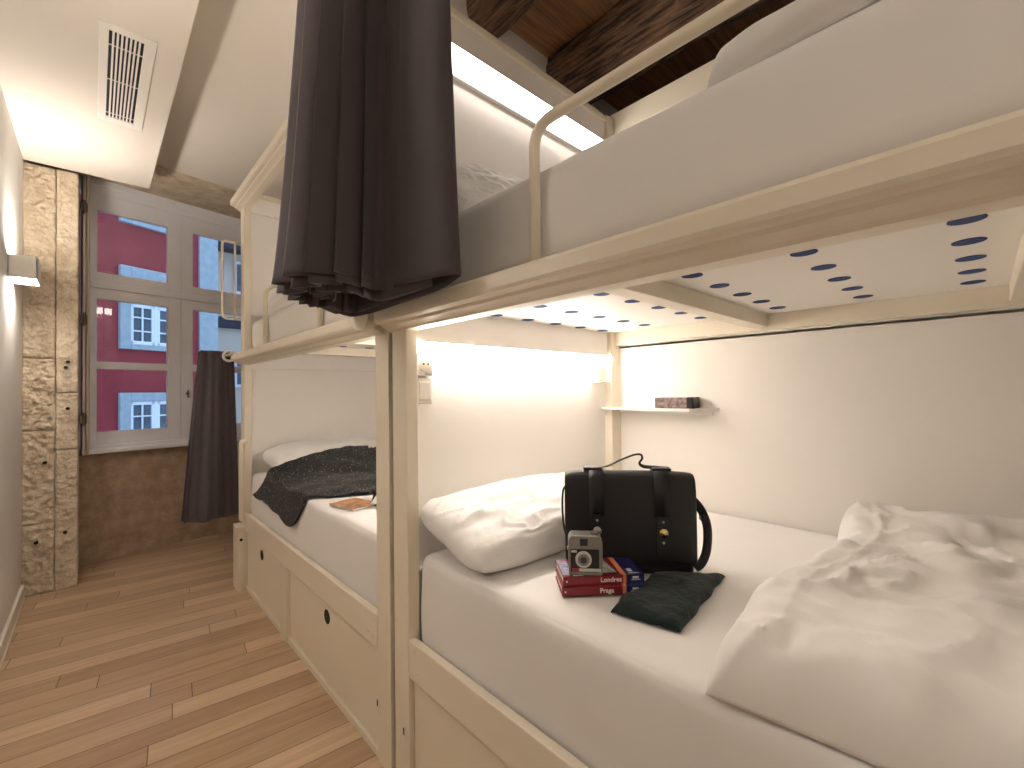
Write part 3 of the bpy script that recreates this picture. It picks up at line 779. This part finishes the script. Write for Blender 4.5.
for (y, z) in path:
    rows.append([bm.verts.new((W2*1.03*(-1+2*i/nw), y+.002*math.sin(i*.8), z-.006*abs(-1+2*i/nw)**6)) for i in range(nw+1)])
for a, b in zip(rows, rows[1:]):
    for i in range(nw): bm.faces.new((a[i], a[i+1], b[i+1], b[i]))
fl = obj('flap', bm, L, sa, smooth=True); md = fl.modifiers.new('s', 'SOLIDIFY'); md.thickness = .005; md.offset = 0
md = fl.modifiers.new('b', 'SUBSURF'); md.levels = 1; md.render_levels = 1
def bandpath(pts, x, hw):
    bm = bmesh.new(); rows = []
    for (y, z) in pts: rows.append([bm.verts.new((x-hw, y, z)), bm.verts.new((x+hw, y, z))])
    for a, b in zip(rows, rows[1:]): bm.faces.new((a[0], a[1], b[1], b[0]))
    return bm
for sx_, mt in ((-.095, 'steel'), (.095, 'brass')):
    bm = bandpath([(.09, .27), (.072, .298), (.04, .305), (.013, .302), (-.008, .284), (-.012, .24), (-.013, .17)], sx_, .022)
    o = obj('strap', bm, M['strap'], sa, smooth=True); md = o.modifiers.new('s', 'SOLIDIFY'); md.thickness = .004
    bm = bmesh.new()   # tongue, pointed end, hangs below the clasp
    tg = [(-.016, .175), (.016, .175), (.017, .08), (.013, .062), (0, .052), (-.013, .062), (-.017, .08)]
    A = [bm.verts.new((sx_+a, -.020, b)) for a, b in tg]; B = [bm.verts.new((sx_+a, -.013, b)) for a, b in tg]
    for k in range(7): bm.faces.new((A[k], A[(k+1) % 7], B[(k+1) % 7], B[k]))
    bm.faces.new(A); bm.faces.new(B); tgo = obj('strap_tongue', bm, M['strap'], sa)
    bm = bmesh.new(); cyl(bm, (sx_, -.022, .130), (0, 1, 0), .0125, .008, 28, .0115); bmesh.ops.create_uvsphere(bm, u_segments=20, v_segments=10, radius=.008, matrix=Matrix.Translation((sx_, -.026, .130)) @ Matrix.Diagonal((1, .4, 1, 1)))
    obj('clasp', bm, M[mt], tgo, smooth=True)
    for z in (.160, .100):
        bm = bmesh.new(); bmesh.ops.create_uvsphere(bm, u_segments=12, v_segments=8, radius=.0042, matrix=Matrix.Translation((sx_, -.0185, z)))
        obj('rivet', bm, M['steel'], tgo, smooth=True)
# carrying handle, leaning with a kink
hp = catmull([(-.115, .04, .306), (-.06, .04, .312), (-.02, .045, .330), (.02, .045, .346), (.042, .042, .348), (.046, .04, .336), (.038, .04, .322), (.05, .04, .312), (.085, .04, .309), (.11, .04, .307)], 8)
tb('handle', M['strap'], sa, hp, .008, 10, flat=.35)
for x in (-.105, .10): bx('handle_tab', M['strap'], sa, x-.028, x+.028, .02, .06, .300, .310, .004)
# shoulder strap loops at both sides
sp = catmull([(.183, .05, .215), (.200, .05, .205), (.220, .045, .175), (.232, .04, .13), (.228, .035, .07), (.212, .03, .03), (.192, .03, .012)], 8)
tb('shoulder_strap', M['strap'], sa, sp, .013, 10, flat=.25, upv=(.35, 1, 0))
bx('strap_slider', M['strap'], sa, .213, .227, .028, .062, .150, .168, .003)
sp = catmull([(-.18, .05, .25), (-.196, .05, .235), (-.20, .05, .18), (-.196, .05, .12), (-.185, .05, .08)], 8)
tb('shoulder_strap', M['strap'], sa, sp, .013, 10, flat=.25, upv=(1, 0, .2))

# ------------------------------------------------------------------ guidebooks
def guide(loc, rz, body, label):
    g = empty('guidebook', loc, rz, label=label, cat='book', group='red travel guides under the camera')
    Lb, Wb, T = .222, .125, .0225     # spine is the -y face
    bx('pages', M['paper'], g, -Lb/2+.003, Lb/2-.003, .004, Wb-.003, .002, T-.002, .001)
    bm = bmesh.new()
    xb = .062; xo = .052
    def seg(a, b, mi):
        box(bm, a, b, 0, .004, 0, T, .0008, mi); box(bm, a, b, 0, Wb, 0, .0018, .0005, mi); box(bm, a, b, 0, Wb, T-.0018, T, .0005, mi)
    seg(-Lb/2, xo, 0); seg(xo, xb, 1); seg(xb, Lb/2, 2)
    obj('cover', bm, [M['red'], M['orange'], M['blue']], g)
    mt = Matrix.Translation((-.010, -.0006, .0060)) @ Matrix.Rotation(PI/2, 4, 'X')
    txt('title_lettering', body, .0175, M['white'], g, mt)
    bm = bmesh.new()
    box(bm, .074, .100, -.0006, .0002, .008, .0095, 0); box(bm, .078, .095, -.0006, .0002, .012, .0175, 0)
    obj('spine_emblem', bm, M['white'], g)
    bx('spine_dot', M['white'], g, -.104, -.100, -.0006, .0002, .009, .013, 0)
    return g
bc = ((.901+1.071)/2, (.775+.63)/2); br_ = math.atan2(.63-.775, 1.071-.901)
G2 = guide((bc[0], bc[1], .806), br_, 'Praga', 'red travel guide lettered Praga, lowest in the pile')
G1 = guide((bc[0]+.012, bc[1]+.006, .8292), br_+.03, 'Londres', 'red travel guide lettered Londres, right under the camera')
T = .0225
bm = bmesh.new(); prism(bm, [(.0, .02), (.040, .02), (.026, .112), (-.030, .112)], T+.0001, T+.0009); obj('cover_picture', bm, M['photo'], G1, label='oval photograph printed on the cover')
bm = bmesh.new(); box(bm, .047, .060, .002, .124, T+.0002, T+.0008, 0); box(bm, -.03, .03, .112, .124, T+.0002, T+.0007, 0); obj('cover_band', bm, M['orange'], G1)
bm = bmesh.new(); box(bm, -.108, -.082, .015, .115, T+.0002, T+.0008, 0); obj('cover_picture', bm, M['photo2'], G1)
bm = bmesh.new(); box(bm, -.083, -.056, .004, .018, T+.0009, T+.0014, 0); obj('cover_sticker', bm, M['white'], G1)
bm = bmesh.new(); box(bm, .072, .085, .02, .04, T+.0002, T+.0008, 0); box(bm, .070, .10, .008, .012, T+.0002, T+.0008, 0); obj('cover_emblem', bm, M['white'], G1)

# ------------------------------------------------------------------ box camera
ca = math.atan2(.703-.775, .981-.93)
# centre of the camera's front bottom edge on the pile
cb = empty('box_camera', (.962, .742, .8528), ca+.10, label='small vintage grey and black box camera on top of the travel guides', cat='camera')
bm = bmesh.new()
w = .0445
prof = [(-w, 0), (w, 0), (w+.001, .074), (w+.0005, .092), (w-.006, .1035), (-w+.006, .1035), (-w-.0005, .092), (-w-.001, .074)]
A = [bm.verts.new((x, 0, z)) for x, z in prof]; B = [bm.verts.new((x, .056, z)) for x, z in prof]
for k in range(8): bm.faces.new((A[k], A[(k+1) % 8], B[(k+1) % 8], B[k]))
bm.faces.new(A); bm.faces.new(B); bmesh.ops.bevel(bm, geom=bm.edges[:], offset=.0018, segments=2, affect='EDGES', material=-1)
obj('body', bm, M['camgrey'], cb)
bx('face_plate', M['camblack'], cb, -.040, .036, -.0025, 0, .010, .070, .001)
bx('viewfinder', M['camblack'], cb, -.014, .006, -.003, .002, .080, .098, .001)
bm = bmesh.new(); cyl(bm, (-.006, -.005, .045), (0, 1, 0), .0215, .007, 40, .0215); obj('lens_ring', bm, M['camwhite'], cb)
bm = bmesh.new(); cyl(bm, (-.006, -.0095, .045), (0, 1, 0), .0155, .003, 36); obj('lens_bezel', bm, M['camgrey'], cb)
bm = bmesh.new(); cyl(bm, (-.006, -.0115, .045), (0, 1, 0), .0085, .002, 28); obj('lens', bm, M['glassdark'], cb)
bx('name_plate', M['camwhite'], cb, -.038, -.023, -.0035, -.002, .062, .068, .0005)
bx('stripe', M['camred'], cb, -.037, -.018, -.0038, -.002, .012, .020, .0005, label='red stripe')
bx('stripe', M['camwhite'], cb, -.018, .040, -.0038, -.002, .012, .020, .0005, label='silver stripe')
bm = bmesh.new(); cyl(bm, (.026, .028, .106), (0, 0, 1), .010, .006, 24); obj('winder', bm, M['camgrey'], cb)
bx('shutter_lever', M['steel'], cb, -.049, -.043, .006, .014, .066, .074, .001)
bx('top_edge', M['steel'], cb, -.034, .030, .001, .008, .1030, .1052, .001)

# ------------------------------------------------------------------ folded dark green cloth
bm = bmesh.new()
q = [Vector((.925, .640)), Vector((.962, .478)), Vector((1.335, .525)), Vector((1.18, .665))]
n = 50; tp = []; bt = []
for i in range(n+1):
    a = []; b = []
    for j in range(n+1):
        u = .5-.5*math.cos(PI*i/n); v = .5-.5*math.cos(PI*j/n)
        p = q[0]*(1-u)*(1-v)+q[1]*(1-u)*v+q[2]*u*v+q[3]*u*(1-v)
        e = (max(0, 1-abs(2*u-1)**8)*max(0, 1-abs(2*v-1)**8))**.4
        zt = .8035+e*(.026+.005*fbm(p.x*14, p.y*14, 2, 3)+.005*math.sin(u*8+v*5))
        px = p.x+.006*noise.noise((u*6, v*6, 3)); py = p.y+.006*noise.noise((u*6, v*6, 9))
        a.append(bm.verts.new((px, py, zt))); b.append(a[-1] if i in (0, n) or j in (0, n) else bm.verts.new((px, py, .803)))
    tp.append(a); bt.append(b)
for i in range(n):
    for j in range(n):
        bm.faces.new((tp[i][j], tp[i+1][j], tp[i+1][j+1], tp[i][j+1]))
        bm.faces.new((bt[i][j], bt[i][j+1], bt[i+1][j+1], bt[i+1][j]))
obj('folded_garment', bm, M['green'], None, smooth=True, label='folded dark green garment lying in front of the satchel', cat='clothing')

# ------------------------------------------------------------------ flecked scarf on the far lower bunk
CC = [
 [(.772, 3.38, .665), (.785, 3.15, .79), (.80, 2.97, .905), (1.09, 3.02, .955), (1.46, 3.10, .965), (1.8, 3.12, .96)],
 [(.770, 3.18, .67), (.788, 3.0, .79), (.80, 2.88, .86), (1.08, 2.88, .90), (1.40, 2.92, .90), (1.75, 2.95, .90)],
 [(.770, 2.90, .655), (.788, 2.84, .78), (.81, 2.78, .83), (1.05, 2.74, .84), (1.35, 2.74, .84), (1.70, 2.75, .84)],
 [(.770, 2.58, .625), (.786, 2.60, .77), (.81, 2.60, .82), (1.0, 2.55, .825), (1.30, 2.50, .825), (1.65, 2.45, .825)],
 [(.785, 2.42, .76), (.80, 2.41, .80), (.85, 2.39, .815), (.98, 2.33, .815), (1.20, 2.25, .815), (1.55, 2.15, .815)]]
R = [[c[i] for c in CC] for i in range(6)]
RR = [catmull(r, 12) for r in R]; cols = [catmull([r[i] for r in RR], 10) for i in range(len(RR[0]))]
bm = bmesh.new(); rows = []
for i, c in enumerate(cols):
    rows.append([bm.verts.new(p+Vector((0, 0, .010+.022*max(-.5, fbm(p.x*5, p.y*5, 4, 3))))) for p in c])
for a, b in zip(rows, rows[1:]):
    for k in range(len(a)-1): bm.faces.new((a[k], a[k+1], b[k+1], b[k]))
sc_ = obj('scarf', bm, M['scarf'], None, smooth=True, label='black woollen scarf with pale flecks spread over pillow and mattress', cat='scarf')
md = sc_.modifiers.new('s', 'SOLIDIFY'); md.thickness = .012; md.offset = 1

mg = empty('magazine', (.925, 2.12, .805), math.radians(12), label='small brown covered magazine lying near the scarf', cat='magazine')
bx('pages', M['paper'], mg, -.072, .072, -.095, .095, 0, .008, .001); bx('cover', M['mag'], mg, -.074, .074, -.097, .097, .008, .0095, .0004)
bh = empty('handbag', (1.10, 2.02, .803), math.radians(20), label='small soft black bag with pale flap partly hidden by the bunk posts', cat='bag')
bm = bmesh.new(); soft(bm, -.10, .12, -.09, .09, 0, lambda u, v, x, y: (.13+.01*noise.noise((x*9, y*9, 1)), 0, 0, 0), 24, 24, edge=.06, p=2.4, corner=.1)
obj('body', bm, M['black_leather'], bh, smooth=True)
bm = bmesh.new(); prism(bm, [(-.035, -.03), (.035, -.03), (.01, .06)], 0, .004)
fp = obj('flap', bm, M['white'], bh, label='pale pointed flap'); fp.location = (-.125, .0, .05); fp.rotation_euler = (math.radians(70), 0, math.radians(-80))

# ------------------------------------------------------------------ lights
def area(name, loc, rot, sx_, sy_, e, col):
    l = bpy.data.lights.new(name, 'AREA'); l.shape = 'RECTANGLE'; l.size = sx_; l.size_y = sy_; l.energy = e; l.color = col
    o = bpy.data.objects.new(name, l); COL.objects.link(o); o.location = loc; o.rotation_euler = rot; return o
# unseen fill light added behind the camera to brighten the aisle, shining down
area('added_fill', (-.05, -1.15, 2.95), (0, 0, 0), .4, .9, 6, (1, .90, .80))

w = bpy.data.worlds.new('dusk'); S.world = w; w.use_nodes = True; nt = w.node_tree
bg = nt.nodes['Background']; bg.inputs[0].default_value = (.46, .66, .95, 1); bg.inputs[1].default_value = 1.2

vs_ = S.view_settings; vs_.view_transform = 'Standard'; vs_.look = 'None'; vs_.gamma = 1; vs_.exposure = 0.68; vs_.use_curve_mapping = False
